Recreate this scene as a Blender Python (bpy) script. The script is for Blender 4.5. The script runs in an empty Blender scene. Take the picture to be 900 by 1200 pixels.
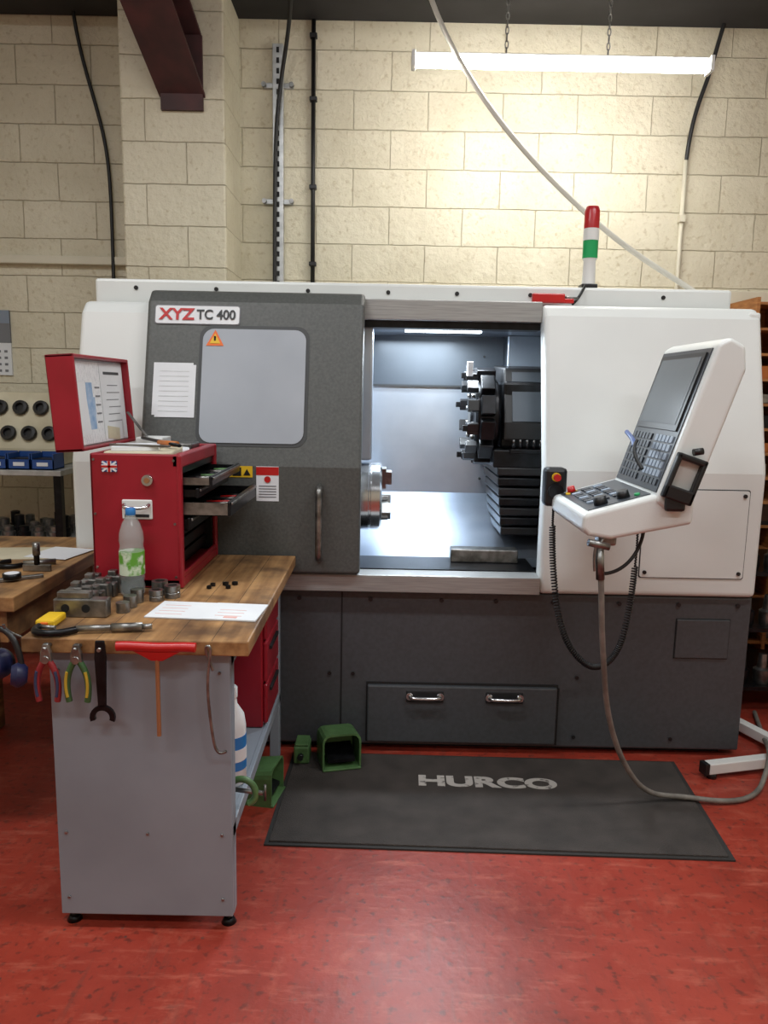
import bpy, bmesh, math, random
from mathutils import Vector, Matrix
random.seed(4)
scene = bpy.context.scene
try:
    scene.view_settings.view_transform = 'Standard'
    scene.view_settings.look = 'None'
except Exception: pass

# ------------------------------------------------------------ materials
def L(r,g,b):
    f=lambda c:(c/255/12.92) if c/255<=.04045 else ((c/255+.055)/1.055)**2.4
    return (f(r),f(g),f(b),1)
def pmat(name,col,rough=.5,metal=0,col2=None,scale=6,bump=0,bscale=None,emis=0,alpha=1,trans=0,coat=0,lo=.35,hi=.65,stretch=None,detail=6):
    m=bpy.data.materials.new(name); m.use_nodes=True
    nt=m.node_tree; b=nt.nodes['Principled BSDF']
    b.inputs['Base Color'].default_value=col
    b.inputs['Roughness'].default_value=rough
    b.inputs['Metallic'].default_value=metal
    b.inputs['Alpha'].default_value=alpha
    b.inputs['Transmission Weight'].default_value=trans
    b.inputs['Coat Weight'].default_value=coat
    if emis:
        b.inputs['Emission Color'].default_value=col
        b.inputs['Emission Strength'].default_value=emis
    if col2 is None:
        col2=tuple(c*.93 for c in col[:3])+(1,)
    tc=nt.nodes.new('ShaderNodeTexCoord')
    mp=nt.nodes.new('ShaderNodeMapping')
    nt.links.new(tc.outputs['Object'],mp.inputs['Vector'])
    if stretch: mp.inputs['Scale'].default_value=stretch
    n=nt.nodes.new('ShaderNodeTexNoise'); n.inputs['Scale'].default_value=scale; n.inputs['Detail'].default_value=detail
    nt.links.new(mp.outputs[0],n.inputs['Vector'])
    r=nt.nodes.new('ShaderNodeValToRGB')
    r.color_ramp.elements[0].position=lo; r.color_ramp.elements[0].color=col2
    r.color_ramp.elements[1].position=hi; r.color_ramp.elements[1].color=col
    nt.links.new(n.outputs['Fac'],r.inputs['Fac'])
    nt.links.new(r.outputs['Color'],b.inputs['Base Color'])
    if bump:
        n2=nt.nodes.new('ShaderNodeTexNoise'); n2.inputs['Scale'].default_value=bscale or scale*4; n2.inputs['Detail'].default_value=4
        nt.links.new(mp.outputs[0],n2.inputs['Vector'])
        bp=nt.nodes.new('ShaderNodeBump'); bp.inputs['Strength'].default_value=bump; bp.inputs['Distance'].default_value=.01
        nt.links.new(n2.outputs['Fac'],bp.inputs['Height']); nt.links.new(bp.outputs[0],b.inputs['Normal'])
    return m

def wall_mat():
    m=bpy.data.materials.new('painted_blockwork'); m.use_nodes=True
    nt=m.node_tree; b=nt.nodes['Principled BSDF']; N=nt.nodes.new; K=nt.links.new
    g=N('ShaderNodeNewGeometry'); s=N('ShaderNodeSeparateXYZ'); K(g.outputs['Position'],s.inputs[0])
    a=N('ShaderNodeMath'); a.operation='ADD'; K(s.outputs[0],a.inputs[0]); K(s.outputs[1],a.inputs[1])
    c=N('ShaderNodeCombineXYZ'); K(a.outputs[0],c.inputs[0]); K(s.outputs[2],c.inputs[1])
    nw=N('ShaderNodeTexNoise'); nw.inputs['Scale'].default_value=9; K(g.outputs['Position'],nw.inputs['Vector'])
    vm=N('ShaderNodeVectorMath'); vm.operation='MULTIPLY_ADD'; vm.inputs[1].default_value=(.010,.010,.0); K(nw.outputs['Color'],vm.inputs[0]); K(c.outputs[0],vm.inputs[2])
    br=N('ShaderNodeTexBrick'); K(vm.outputs[0],br.inputs['Vector'])
    br.inputs['Scale'].default_value=1; br.inputs['Brick Width'].default_value=.45; br.inputs['Row Height'].default_value=.222
    br.inputs['Mortar Size'].default_value=.0038; br.inputs['Mortar Smooth'].default_value=.9
    br.inputs['Color1'].default_value=L(214,207,184); br.inputs['Color2'].default_value=L(220,213,191); br.inputs['Mortar'].default_value=L(196,186,160)
    n=N('ShaderNodeTexNoise'); n.inputs['Scale'].default_value=3; n.inputs['Detail'].default_value=9; K(g.outputs['Position'],n.inputs['Vector'])
    r=N('ShaderNodeValToRGB'); r.color_ramp.elements[0].position=.35; r.color_ramp.elements[0].color=(.84,.82,.78,1); r.color_ramp.elements[1].position=.6; r.color_ramp.elements[1].color=(1,1,1,1)
    K(n.outputs['Fac'],r.inputs['Fac'])
    mx=N('ShaderNodeMixRGB'); mx.blend_type='MULTIPLY'; mx.inputs[0].default_value=.6; K(br.outputs['Color'],mx.inputs[1]); K(r.outputs['Color'],mx.inputs[2])
    n4=N('ShaderNodeTexNoise'); n4.inputs['Scale'].default_value=34; n4.inputs['Detail'].default_value=5; K(g.outputs['Position'],n4.inputs['Vector'])
    r4=N('ShaderNodeValToRGB'); r4.color_ramp.elements[0].position=.58; r4.color_ramp.elements[0].color=(0,0,0,1); r4.color_ramp.elements[1].position=.72; r4.color_ramp.elements[1].color=(.6,.6,.6,1); K(n4.outputs['Fac'],r4.inputs['Fac'])
    m4=N('ShaderNodeMixRGB'); m4.inputs[2].default_value=L(180,166,134); K(r4.outputs['Color'],m4.inputs[0]); K(mx.outputs[0],m4.inputs[1])
    K(m4.outputs[0],b.inputs['Base Color']); b.inputs['Roughness'].default_value=.5
    n3=N('ShaderNodeTexNoise'); n3.inputs['Scale'].default_value=24; n3.inputs['Detail'].default_value=8; n3.inputs['Roughness'].default_value=.6; K(g.outputs['Position'],n3.inputs['Vector'])
    sb=N('ShaderNodeMath'); sb.operation='MULTIPLY_ADD'; sb.inputs[1].default_value=1.4; K(n3.outputs['Fac'],sb.inputs[0])
    iv=N('ShaderNodeMath'); iv.operation='SUBTRACT'; iv.inputs[0].default_value=1; K(br.outputs['Fac'],iv.inputs[1]); K(iv.outputs[0],sb.inputs[2])
    bp=N('ShaderNodeBump'); bp.inputs['Strength'].default_value=.8; bp.inputs['Distance'].default_value=.010; K(sb.outputs[0],bp.inputs['Height']); K(bp.outputs[0],b.inputs['Normal'])
    return m

def floor_mat():
    m=bpy.data.materials.new('red_floor_paint'); m.use_nodes=True
    nt=m.node_tree; b=nt.nodes['Principled BSDF']; N=nt.nodes.new; K=nt.links.new
    g=N('ShaderNodeNewGeometry')
    n=N('ShaderNodeTexNoise'); n.inputs['Scale'].default_value=1.8; n.inputs['Detail'].default_value=10; n.inputs['Roughness'].default_value=.65; K(g.outputs['Position'],n.inputs['Vector'])
    r=N('ShaderNodeValToRGB'); e=r.color_ramp.elements
    e[0].position=.3; e[0].color=L(122,43,32); e[1].position=.7; e[1].color=L(166,63,46)
    x=e.new(.5); x.color=L(150,53,39); K(n.outputs['Fac'],r.inputs['Fac'])
    n2=N('ShaderNodeTexNoise'); n2.inputs['Scale'].default_value=38; n2.inputs['Detail'].default_value=8; K(g.outputs['Position'],n2.inputs['Vector'])
    r2=N('ShaderNodeValToRGB'); r2.color_ramp.elements[0].position=.56; r2.color_ramp.elements[0].color=(0,0,0,1); r2.color_ramp.elements[1].position=.68; r2.color_ramp.elements[1].color=(.8,.8,.8,1); K(n2.outputs['Fac'],r2.inputs['Fac'])
    mx=N('ShaderNodeMixRGB'); mx.inputs[2].default_value=L(100,44,36); K(r2.outputs['Color'],mx.inputs[0]); K(r.outputs['Color'],mx.inputs[1])
    v=N('ShaderNodeTexVoronoi'); v.inputs['Scale'].default_value=16; K(g.outputs['Position'],v.inputs['Vector'])
    r3=N('ShaderNodeValToRGB'); r3.color_ramp.elements[0].position=.04; r3.color_ramp.elements[0].color=(1,1,1,1); r3.color_ramp.elements[1].position=.10; r3.color_ramp.elements[1].color=(0,0,0,1); K(v.outputs['Distance'],r3.inputs['Fac'])
    mx2=N('ShaderNodeMixRGB'); mx2.inputs[2].default_value=L(90,58,52); K(r3.outputs['Color'],mx2.inputs[0]); K(mx.outputs[0],mx2.inputs[1])
    cur=mx2
    for rot,sc,col in ((.5,(3,16,1),L(196,108,88)),(-.7,(18,2.5,1),L(112,60,50)),(1.9,(5,5,1),L(184,96,76))):
        mpn=N('ShaderNodeMapping'); mpn.inputs['Scale'].default_value=sc; mpn.inputs['Rotation'].default_value=(0,0,rot); K(g.outputs['Position'],mpn.inputs[0])
        n5=N('ShaderNodeTexNoise'); n5.inputs['Scale'].default_value=1.6; n5.inputs['Detail'].default_value=10; n5.inputs['Roughness'].default_value=.7; K(mpn.outputs[0],n5.inputs['Vector'])
        r5=N('ShaderNodeValToRGB'); r5.color_ramp.elements[0].position=.54; r5.color_ramp.elements[0].color=(0,0,0,1); r5.color_ramp.elements[1].position=.72; r5.color_ramp.elements[1].color=(.6,.6,.6,1); K(n5.outputs['Fac'],r5.inputs['Fac'])
        mx3=N('ShaderNodeMixRGB'); mx3.inputs[2].default_value=col; K(r5.outputs['Color'],mx3.inputs[0]); K(cur.outputs[0],mx3.inputs[1]); cur=mx3
    K(cur.outputs[0],b.inputs['Base Color'])
    rr=N('ShaderNodeMapRange'); rr.inputs[3].default_value=.28; rr.inputs[4].default_value=.52; K(n.outputs['Fac'],rr.inputs[0]); K(rr.outputs[0],b.inputs['Roughness'])
    bp=N('ShaderNodeBump'); bp.inputs['Strength'].default_value=.25; bp.inputs['Distance'].default_value=.004; K(n2.outputs['Fac'],bp.inputs['Height']); K(bp.outputs[0],b.inputs['Normal'])
    return m

def wood_mat():
    m=bpy.data.materials.new('worn_bench_wood'); m.use_nodes=True
    nt=m.node_tree; b=nt.nodes['Principled BSDF']; N=nt.nodes.new; K=nt.links.new
    g=N('ShaderNodeNewGeometry'); mp=N('ShaderNodeMapping'); mp.inputs['Scale'].default_value=(22,1.6,22); K(g.outputs['Position'],mp.inputs[0])
    n=N('ShaderNodeTexNoise'); n.inputs['Scale'].default_value=1.5; n.inputs['Detail'].default_value=8; K(mp.outputs[0],n.inputs['Vector'])
    r=N('ShaderNodeValToRGB'); e=r.color_ramp.elements; e[0].position=.3; e[0].color=L(124,86,50); e[1].position=.7; e[1].color=L(182,140,92); K(n.outputs['Fac'],r.inputs['Fac'])
    n2=N('ShaderNodeTexNoise'); n2.inputs['Scale'].default_value=7; n2.inputs['Detail'].default_value=8; K(g.outputs['Position'],n2.inputs['Vector'])
    r2=N('ShaderNodeValToRGB'); r2.color_ramp.elements[0].position=.46; r2.color_ramp.elements[0].color=(0,0,0,1); r2.color_ramp.elements[1].position=.68; r2.color_ramp.elements[1].color=(.85,.85,.85,1); K(n2.outputs['Fac'],r2.inputs['Fac'])
    mx=N('ShaderNodeMixRGB'); mx.inputs[2].default_value=L(78,56,40); K(r2.outputs['Color'],mx.inputs[0]); K(r.outputs['Color'],mx.inputs[1]); K(mx.outputs[0],b.inputs['Base Color'])
    b.inputs['Roughness'].default_value=.5
    return m

M={}
M['wall']=wall_mat(); M['floor']=floor_mat(); M['wood']=wood_mat()
M['white']=pmat('white_machine_enamel',L(218,221,219),.34,col2=L(213,216,214),scale=3,bump=.04,bscale=250)
M['door']=pmat('dark_textured_enamel',L(84,86,84),.42,col2=L(73,75,73),scale=90,bump=.15,bscale=400)
M['base']=pmat('charcoal_enamel',L(70,73,77),.42,col2=L(64,67,70),scale=60,bump=.12,bscale=400)
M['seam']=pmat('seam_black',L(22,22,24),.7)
M['steel']=pmat('brushed_stainless',L(168,168,166),.45,.45,col2=L(150,150,148),scale=8,stretch=(1,1,30))
M['inner']=pmat('interior_stainless',L(192,199,208),.28,.8,col2=L(160,169,182),scale=2.5,lo=.3,hi=.7,bump=.03)
M['innerdark']=pmat('interior_dark_sheet',L(78,84,91),.35,.4,col2=L(66,72,79),scale=2)
M['black']=pmat('black_plastic',L(24,24,26),.4)
M['blackm']=pmat('black_oxide_metal',L(34,35,38),.32,.6,col2=L(22,22,24),scale=30)
M['chrome']=pmat('polished_steel',L(210,211,213),.2,1)
M['metal']=pmat('dull_steel',L(154,153,150),.35,.9,col2=L(108,106,103),scale=25)
M['red']=pmat('red_toolbox_paint',L(154,26,42),.35,col2=L(138,20,34),scale=5)
M['redpl']=pmat('red_plastic',L(186,28,28),.3)
M['panel']=pmat('blue_grey_sheet',L(144,153,163),.5,col2=L(130,139,149),scale=3,lo=.3,hi=.7)
M['green']=pmat('green_pedal_paint',L(88,124,76),.45,col2=L(68,100,58),scale=12)
M['mat']=pmat('ribbed_rubber',L(70,63,59),.85,col2=L(52,47,44),scale=9,bump=.6,bscale=260,lo=.3,hi=.7)
M['matedge']=pmat('rubber_edge',L(44,41,39),.8)
M['mattext']=pmat('worn_white_print',L(180,174,168),.8,col2=L(96,91,87),scale=45,lo=.34,hi=.44)
M['paper']=pmat('paper',L(224,227,230),.7,col2=L(216,219,223))
M['printed']=pmat('printed_paper',L(226,228,231),.6,col2=L(176,180,188),scale=60,lo=.36,hi=.45,stretch=(1,8,1))
M['ink']=pmat('ink_grey',L(120,122,126),.8)
M['pink']=pmat('pink_print',L(222,172,164),.7)
M['yellow']=pmat('yellow_label',L(226,184,34),.5)
M['orange']=pmat('orange_label',L(228,108,34),.5)
M['blue']=pmat('blue_plastic',L(34,74,140),.4)
M['paleblue']=pmat('pale_blue_print',L(126,160,200),.6,col2=L(170,190,214),scale=30)
M['navy']=pmat('navy_plastic',L(24,30,66),.4)
M['cream']=pmat('cream_board',L(206,199,174),.6,col2=L(190,181,154))
M['beam']=pmat('maroon_steel',L(76,36,36),.6,col2=L(54,27,27),scale=7)
M['dark']=pmat('dark_steelwork',L(34,32,34),.7,col2=L(22,21,22),scale=4)
M['ceil']=pmat('dark_ceiling',L(60,58,56),.8)
M['glass']=pmat('tinted_door_window',L(142,149,158),.42,col2=L(168,174,182),scale=1.6,lo=.3,hi=.7)
M['winframe']=pmat('window_gasket',L(58,60,61),.5)
M['screen']=pmat('unlit_screen',L(104,112,118),.2,col2=L(96,103,109),scale=2)
M['bezel']=pmat('console_bezel',L(58,63,70),.35)
M['key']=pmat('grey_key',L(130,142,158),.5)
M['keyd']=pmat('dark_key',L(42,46,54),.5)
M['hose']=pmat('grey_rubber_hose',L(128,123,116),.6,col2=L(100,96,90),scale=20)
M['whose']=pmat('white_air_hose',L(198,195,184),.5)
M['cable']=pmat('black_cable',L(20,20,21),.5)
M['galv']=pmat('galvanised_strut',L(196,198,198),.4,.5,col2=L(170,172,172),scale=20)
M['cond']=pmat('cream_conduit',L(218,212,192),.5)
M['ledg']=pmat('green_lens',L(20,150,84),.3,emis=.08)
M['ledr']=pmat('red_lens',L(170,28,34),.3,emis=.04)
M['tube']=pmat('lit_diffuser',(1,.97,.92,1),.4,col2=(1,.97,.92,1),emis=66)
M['tubec']=pmat('lit_machine_lamp',(.8,.92,1,1),.4,col2=(.8,.92,1,1),emis=12)
M['lampw']=pmat('lamp_body_white',L(220,221,219),.5)
M['pet']=pmat('clear_pet',L(190,200,200),.12,alpha=.38)
M['label']=pmat('green_bottle_label',L(96,160,52),.5,col2=L(210,222,200),scale=22,lo=.42,hi=.5)
M['cap']=pmat('blue_cap',L(40,120,190),.4)
M['milk']=pmat('white_hdpe',L(226,230,232),.4)
M['rust']=pmat('orange_handle',L(190,110,50),.4)
M['brass']=pmat('bronze_rod',L(178,134,96),.4,.6)
M['orwood']=pmat('orange_pine',L(186,126,72),.6,col2=L(150,96,50),scale=9,stretch=(1,1,8))
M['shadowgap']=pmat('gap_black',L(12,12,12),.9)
M['dred']=pmat('dull_red_grip',L(140,40,44),.5); M['dblue']=pmat('dull_blue_grip',L(50,60,90),.5); M['dgreen']=pmat('dull_green_grip',L(60,96,56),.5); M['dyel']=pmat('dull_yellow_grip',L(190,160,50),.5)

# ------------------------------------------------------------ helpers
def group(name,loc=(0,0,0)):
    e=bpy.data.objects.new(name,None); e.location=loc; e.empty_display_size=.05
    scene.collection.objects.link(e); return e
def link(o,parent):
    scene.collection.objects.link(o)
    if parent:
        o.parent=parent; o.matrix_parent_inverse=Matrix.Translation(-Vector(parent.location))
    return o
def mesh(name,verts,faces,mat,parent=None,bevel=0,smooth=False,seg=2,recalc=True):
    me=bpy.data.meshes.new(name); bm=bmesh.new()
    vs=[bm.verts.new(v) for v in verts]
    for f in faces:
        try: bm.faces.new([vs[i] for i in f])
        except ValueError: pass
    if recalc: bmesh.ops.recalc_face_normals(bm,faces=bm.faces)
    bm.to_mesh(me); bm.free()
    me.materials.append(M[mat])
    if smooth:
        for p in me.polygons: p.use_smooth=True
    o=bpy.data.objects.new(name,me); link(o,parent)
    if bevel:
        b=o.modifiers.new('Bevel','BEVEL'); b.width=bevel; b.segments=seg; b.limit_method='ANGLE'; b.angle_limit=math.radians(35)
        b.harden_normals=False
    return o
BF=[(0,1,3,2),(4,6,7,5),(0,4,5,1),(2,3,7,6),(0,2,6,4),(1,5,7,3)]
def box(name,x0,x1,y0,y1,z0,z1,mat,parent=None,bevel=0,rot=None,seg=2):
    vs=[Vector((x,y,z)) for x in(x0,x1) for y in(y0,y1) for z in(z0,z1)]
    if rot:
        c=Vector(((x0+x1)/2,(y0+y1)/2,(z0+z1)/2)); R=Matrix.Rotation(math.radians(rot[1]),3,rot[0])
        vs=[R@(v-c)+c for v in vs]
    return mesh(name,vs,BF,mat,parent,bevel,seg=seg)
def prism(name,axis,prof,a0,a1,mat,parent=None,bevel=0,seg=2):
    n=len(prof)
    def P(p,a):
        if axis=='X': return (a,p[0],p[1])
        if axis=='Y': return (p[0],a,p[1])
        return (p[0],p[1],a)
    vs=[P(p,a0) for p in prof]+[P(p,a1) for p in prof]
    fs=[tuple(range(n)),tuple(range(n,2*n))]+[(i,(i+1)%n,n+(i+1)%n,n+i) for i in range(n)]
    return mesh(name,vs,fs,mat,parent,bevel,seg=seg)
def frame_of(d):
    d=d.normalized(); a=Vector((0,0,1)) if abs(d.z)<.9 else Vector((1,0,0))
    u=d.cross(a).normalized(); return u,d.cross(u)
def cyl(name,p0,p1,r,mat,parent=None,r2=None,seg=24,bevel=0,smooth=True):
    p0=Vector(p0);p1=Vector(p1);u,v=frame_of(p1-p0); r2=r if r2 is None else r2
    vs=[];
    for p,rr in((p0,r),(p1,r2)):
        for i in range(seg):
            a=2*math.pi*i/seg; vs.append(p+u*math.cos(a)*rr+v*math.sin(a)*rr)
    fs=[tuple(range(seg)),tuple(range(seg,2*seg))]+[(i,(i+1)%seg,seg+(i+1)%seg,seg+i) for i in range(seg)]
    o=mesh(name,vs,fs,mat,parent,bevel)
    if smooth:
        for p in o.data.polygons:
            if len(p.vertices)==4: p.use_smooth=True
    return o
def lathe(name,base,prof,mat,parent=None,axis=(0,0,1),seg=32,smooth=True):
    base=Vector(base);d=Vector(axis).normalized();u,v=frame_of(d); vs=[];fs=[]
    n=len(prof)
    for r,h in prof:
        for i in range(seg):
            a=2*math.pi*i/seg; vs.append(base+d*h+(u*math.cos(a)+v*math.sin(a))*max(r,1e-4))
    for k in range(n-1):
        for i in range(seg): fs.append((k*seg+i,k*seg+(i+1)%seg,(k+1)*seg+(i+1)%seg,(k+1)*seg+i))
    fs.append(tuple(range(seg))); fs.append(tuple(range((n-1)*seg,n*seg)))
    o=mesh(name,vs,fs,mat,parent,smooth=smooth)
    if smooth:
        for p in o.data.polygons:
            if len(p.vertices)>4: p.use_smooth=False
        m=o.modifiers.new('Split','EDGE_SPLIT'); m.split_angle=math.radians(38)
    return o
def tube(name,pts,r,mat,parent=None,kind='NURBS',cyclic=False):
    cu=bpy.data.curves.new(name,'CURVE'); cu.dimensions='3D'; cu.bevel_depth=r; cu.bevel_resolution=4; cu.use_fill_caps=True
    sp=cu.splines.new(kind); sp.points.add(len(pts)-1)
    for p,q in zip(sp.points,pts): p.co=(*q,1)
    if kind=='NURBS': sp.order_u=min(4,len(pts)); sp.use_endpoint_u=True; sp.resolution_u=8
    sp.use_cyclic_u=cyclic
    cu.materials.append(M[mat]); o=bpy.data.objects.new(name,cu); return link(o,parent)
def text(name,body,loc,rot,size,mat,parent=None,sx=1,ext=.0008,off=0,align='CENTER'):
    cu=bpy.data.curves.new(name,'FONT'); cu.body=body; cu.size=size; cu.extrude=ext; cu.offset=off; cu.align_x=align; cu.align_y='CENTER'
    cu.materials.append(M[mat]); o=bpy.data.objects.new(name,cu); o.location=loc; o.rotation_euler=[math.radians(a) for a in rot]; o.scale=(sx,1,1)
    return link(o,parent)
def beam_between(name,p0,p1,w,h,mat,parent=None,bevel=0):
    p0=Vector(p0);p1=Vector(p1);u,v=frame_of(p1-p0)
    vs=[p+u*a*w/2+v*b*h/2 for p in(p0,p1) for a in(-1,1) for b in(-1,1)]
    return mesh(name,vs,BF,mat,parent,bevel)

# ------------------------------------------------------------ room
XL,XR,YB,YF,ZC=-3.4,3.4,-3.2,4.95,4.25
box('floor',XL,XR,YB,YF,-.1,0,'floor')
box('ceiling',XL,XR,YB,YF,ZC,ZC+.1,'ceil')
box('wall_back',XL-.1,XR+.1,YF,YF+.15,-.1,ZC+.1,'wall')
box('wall_left',XL-.12,XL,YB,YF,-.1,ZC+.1,'wall')
box('wall_right',XR,XR+.12,YB,YF,-.1,ZC+.1,'wall')
box('wall_front',XL-.12,XR+.12,YB-.12,YB,-.1,ZC+.1,'wall')
box('wall_pillar',-1.49,-.915,4.50,YF+.02,0,ZC,'wall',bevel=.012)
box('trim_1',XL,-1.50,4.90,YF,2.28,2.33,'cond',bevel=.006)
box('trim_2',-.915,XR,4.925,YF,2.12,2.20,'cond',bevel=.006)
g=group('steel_ceiling_beam',(0,4.7,3.85))
box('lower_flange',XL,XR,4.52,4.93,3.70,3.725,'dark',g)
box('web',XL,XR,4.71,4.74,3.725,4.22,'dark',g)
box('upper_flange',XL,XR,4.52,4.93,4.22,4.245,'dark',g)
for i,x in enumerate((-2.2,-.6,.3,1.9)): box('stiffener_%d'%i,x,x+.012,4.54,4.71,3.725,4.22,'dark',g)
# diagonal knee brace I beam
g=group('roof_brace_beam',(-1.17,4.4,3.1))
d=Vector((0,-.86,.52)).normalized(); p0=Vector((-1.17,4.50,3.11)); n=Vector((0,.52,.86)).normalized()
def ib(name,xa,xb,na,nb,l0=0,l1=2.1):
    vs=[]
    for x in(xa,xb):
        for a in(na,nb):
            for l in(l0,l1): 
                q=p0+d*l+n*a; vs.append(Vector((x-.10*l,q.y,q.z)))
    return mesh(name,vs,BF,'beam',g)
ib('bottom_flange',-1.27,-1.02,0,.018); ib('web',-1.155,-1.135,.018,.26); ib('top_flange',-1.27,-1.02,.26,.278)
box('seat_plate',-1.26,-1.03,4.478,4.498,3.04,3.42,'beam',g)

# wall services
g=group('wall_cable_strut',(-.68,4.92,2.9))
box('channel',-.712,-.648,4.905,4.948,2.0,3.56,'galv',g,.003)
for i in range(26): box('slot_%d'%i,-.688,-.672,4.902,4.906,2.06+i*.058,2.09+i*.058,'seam',g)
for i,z in enumerate((2.66,3.32)):
    box('bracket_%d'%i,-.77,-.59,4.925,4.948,z,z+.03,'galv',g,.003)
    for j,x in enumerate((-.765,-.6)): cyl('clip_%d_%d'%(i,j),(x,4.90,z+.015),(x,4.93,z+.015),.014,'metal',g)
g=group('black_wall_pipe',(-.47,4.92,3)); cyl('pipe',(-.47,4.925,1.9),(-.47,4.925,3.70),.013,'cable',g)
for i,z in enumerate((2.3,2.75,3.25,3.6)): box('saddle_%d'%i,-.492,-.448,4.905,4.948,z,z+.025,'black',g,.004)
g=group('drop_cable',(-.65,4.9,3)); tube('cable',[(-.55,4.5,3.69),(-.58,4.7,3.6),(-.64,4.87,3.45),(-.68,4.88,3.2),(-.700,4.885,2.9),(-.700,4.885,2.0)],.012,'cable',g)
g=group('drop_cable',(-1.7,4.9,3)); tube('cable',[(-1.87,4.88,3.70),(-1.86,4.9,3.55),(-1.80,4.92,3.3),(-1.73,4.92,3.05),(-1.70,4.92,2.8),(-1.70,4.92,2.5),(-1.69,4.88,2.0)],.011,'cable',g)
g=group('drop_cable',(1.8,4.9,3.2)); tube('cable',[(1.93,4.88,3.70),(1.90,4.9,3.55),(1.88,4.92,3.4),(1.80,4.92,3.2),(1.785,4.92,2.96)],.012,'cable',g)
g=group('wall_conduit',(1.79,4.93,2.6)); cyl('pipe',(1.79,4.93,1.6),(1.785,4.93,2.98),.013,'cond',g); box('coupler',1.768,1.802,4.905,4.948,2.6,2.64,'cond',g)

# hanging fluorescent lamp
g=group('hanging_batten_light',(.85,4.17,3.2))
box('batten_body',.10,1.60,4.145,4.195,3.205,3.225,'lampw',g,.005)
prism('diffuser','X',[(4.138,3.205),(4.134,3.180),(4.15,3.163),(4.19,3.163),(4.206,3.180),(4.202,3.205)],.115,1.585,'tube',g)
box('end_cap',.095,.115,4.13,4.21,3.155,3.230,'lampw',g,.004); box('end_cap_b',1.585,1.605,4.13,4.21,3.155,3.230,'lampw',g,.004)
for j,x in enumerate((.57,1.08)):
    for i in range(30):
        z=3.24+i*.033
        o=tube('link_%d_%d'%(j,i),[(x+(.008*math.cos(a) if i%2 else 0),4.17+(0 if i%2 else .008*math.cos(a)),z+.02*math.sin(a)) for a in [k*math.pi/4 for k in range(8)]],.0028,'metal',g,kind='POLY',cyclic=True)
# ceiling lights out of frame
for i,(x,y) in enumerate(((-1.5,1.6),(1.5,1.6),(-1.4,-1.0),(1.4,-1.0))):
    g=group('ceiling_batten_light',(x,y,4.0))
    box('body',x-.9,x+.9,y-.05,y+.05,4.06,4.12,'lampw',g,.005)
    for s in(-.7,.7): cyl('rod_%s'%('a' if s<0 else 'b'),(x+s,y,4.12),(x+s,y,4.25),.006,'metal',g)
    ld=bpy.data.lights.new('tube_light','AREA'); ld.shape='RECTANGLE'; ld.size=1.8; ld.size_y=.25; ld.energy=(56 if y>0 else 45); ld.color=(.97,.985,1)
    lo=bpy.data.objects.new('tube_light',ld); lo.location=(x,y,4.04); link(lo,g)

# ------------------------------------------------------------ CNC lathe
ML,MR=-1.28,1.56
OR=.652
g=group('cnc_lathe',(.14,3.6,0)); G=g
def ys(z,off=0): return 3.12+off+max(0,z-1.24)*.27
def fslab(name,x0,x1,z0,z1,off,t,mat,bevel=0,parent=G):
    vs=[]
    for x in(x0,x1):
        for dy in(-t,0):
            for z in(z0,z1): vs.append((x,ys(z,off)+dy,z))
    return mesh(name,vs,BF,mat,parent,bevel)
def rrect(name,x0,x1,z0,z1,r,off,t,mat,parent=G):
    pts=[]
    for cx,cz,a0 in((x1-r,z1-r,0),(x0+r,z1-r,90),(x0+r,z0+r,180),(x1-r,z0+r,270)):
        for k in range(7):
            a=math.radians(a0+15*k); pts.append((cx+r*math.cos(a),cz+r*math.sin(a)))
    n=len(pts); vs=[(x,ys(z,off),z) for x,z in pts]+[(x,ys(z,off)-t,z) for x,z in pts]
    return mesh(name,vs,[tuple(range(n)),tuple(range(n,2*n))]+[(i,(i+1)%n,n+(i+1)%n,n+i) for i in range(n)],mat,parent)
# base
box('base_cabinet',ML+.02,MR,3.145,4.4,.03,.715,'base',g,.008)
box('base_plinth',ML+.1,MR-.06,3.2,4.35,.0,.03,'seam',g)
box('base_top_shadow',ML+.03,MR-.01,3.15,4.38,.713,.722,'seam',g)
for i,x in enumerate((-.17,.765)):
    z0,z1=((.04,.71),(.04,.30))[i]
    box('base_seam_%d'%i,x-.003,x+.003,3.142,3.147,z0,z1,'seam',g)
box('coolant_drawer_gap',-.062,.762,3.140,3.147,.045,.315,'seam',g)
box('coolant_drawer',-.056,.756,3.122,3.146,.05,.305,'base',g,.006)
for i,x in enumerate((.19,.53)):
    tube('drawer_handle_%d'%i,[(x-.065,3.122,.262),(x-.065,3.095,.262),(x-.05,3.088,.262),(x+.05,3.088,.262),(x+.065,3.095,.262),(x+.065,3.122,.262)],.008,'chrome',g)
    for s in(-.065,.065): cyl('handle_boss_%d_%d'%(i,int(s>0)),(x+s,3.12,.262),(x+s,3.11,.262),.016,'chrome',g)
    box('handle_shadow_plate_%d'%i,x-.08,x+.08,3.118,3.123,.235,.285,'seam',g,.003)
box('base_access_gap',1.245,1.475,3.142,3.147,.445,.62,'seam',g); box('base_access_plate',1.248,1.472,3.136,3.147,.448,.617,'base',g,.003)
for i,x in enumerate((-.35,-.05,.25,.48,.72,1.0,1.25,1.5)): cyl('base_screw_%d'%i,(x,3.138,.68),(x,3.146,.68),.009,'black',g)
for i,z in enumerate((.1,.35)): cyl('base_screw_s%d'%i,(-.12,3.138,z),(-.12,3.146,z),.008,'black',g)
for i,(x,z) in enumerate(((.84,.08),(.84,.35),(1.26,.08),(-.22,.35),(-.22,.08))): cyl('base_screw_t%d'%i,(x,3.138,z),(x,3.146,z),.008,'black',g)
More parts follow.
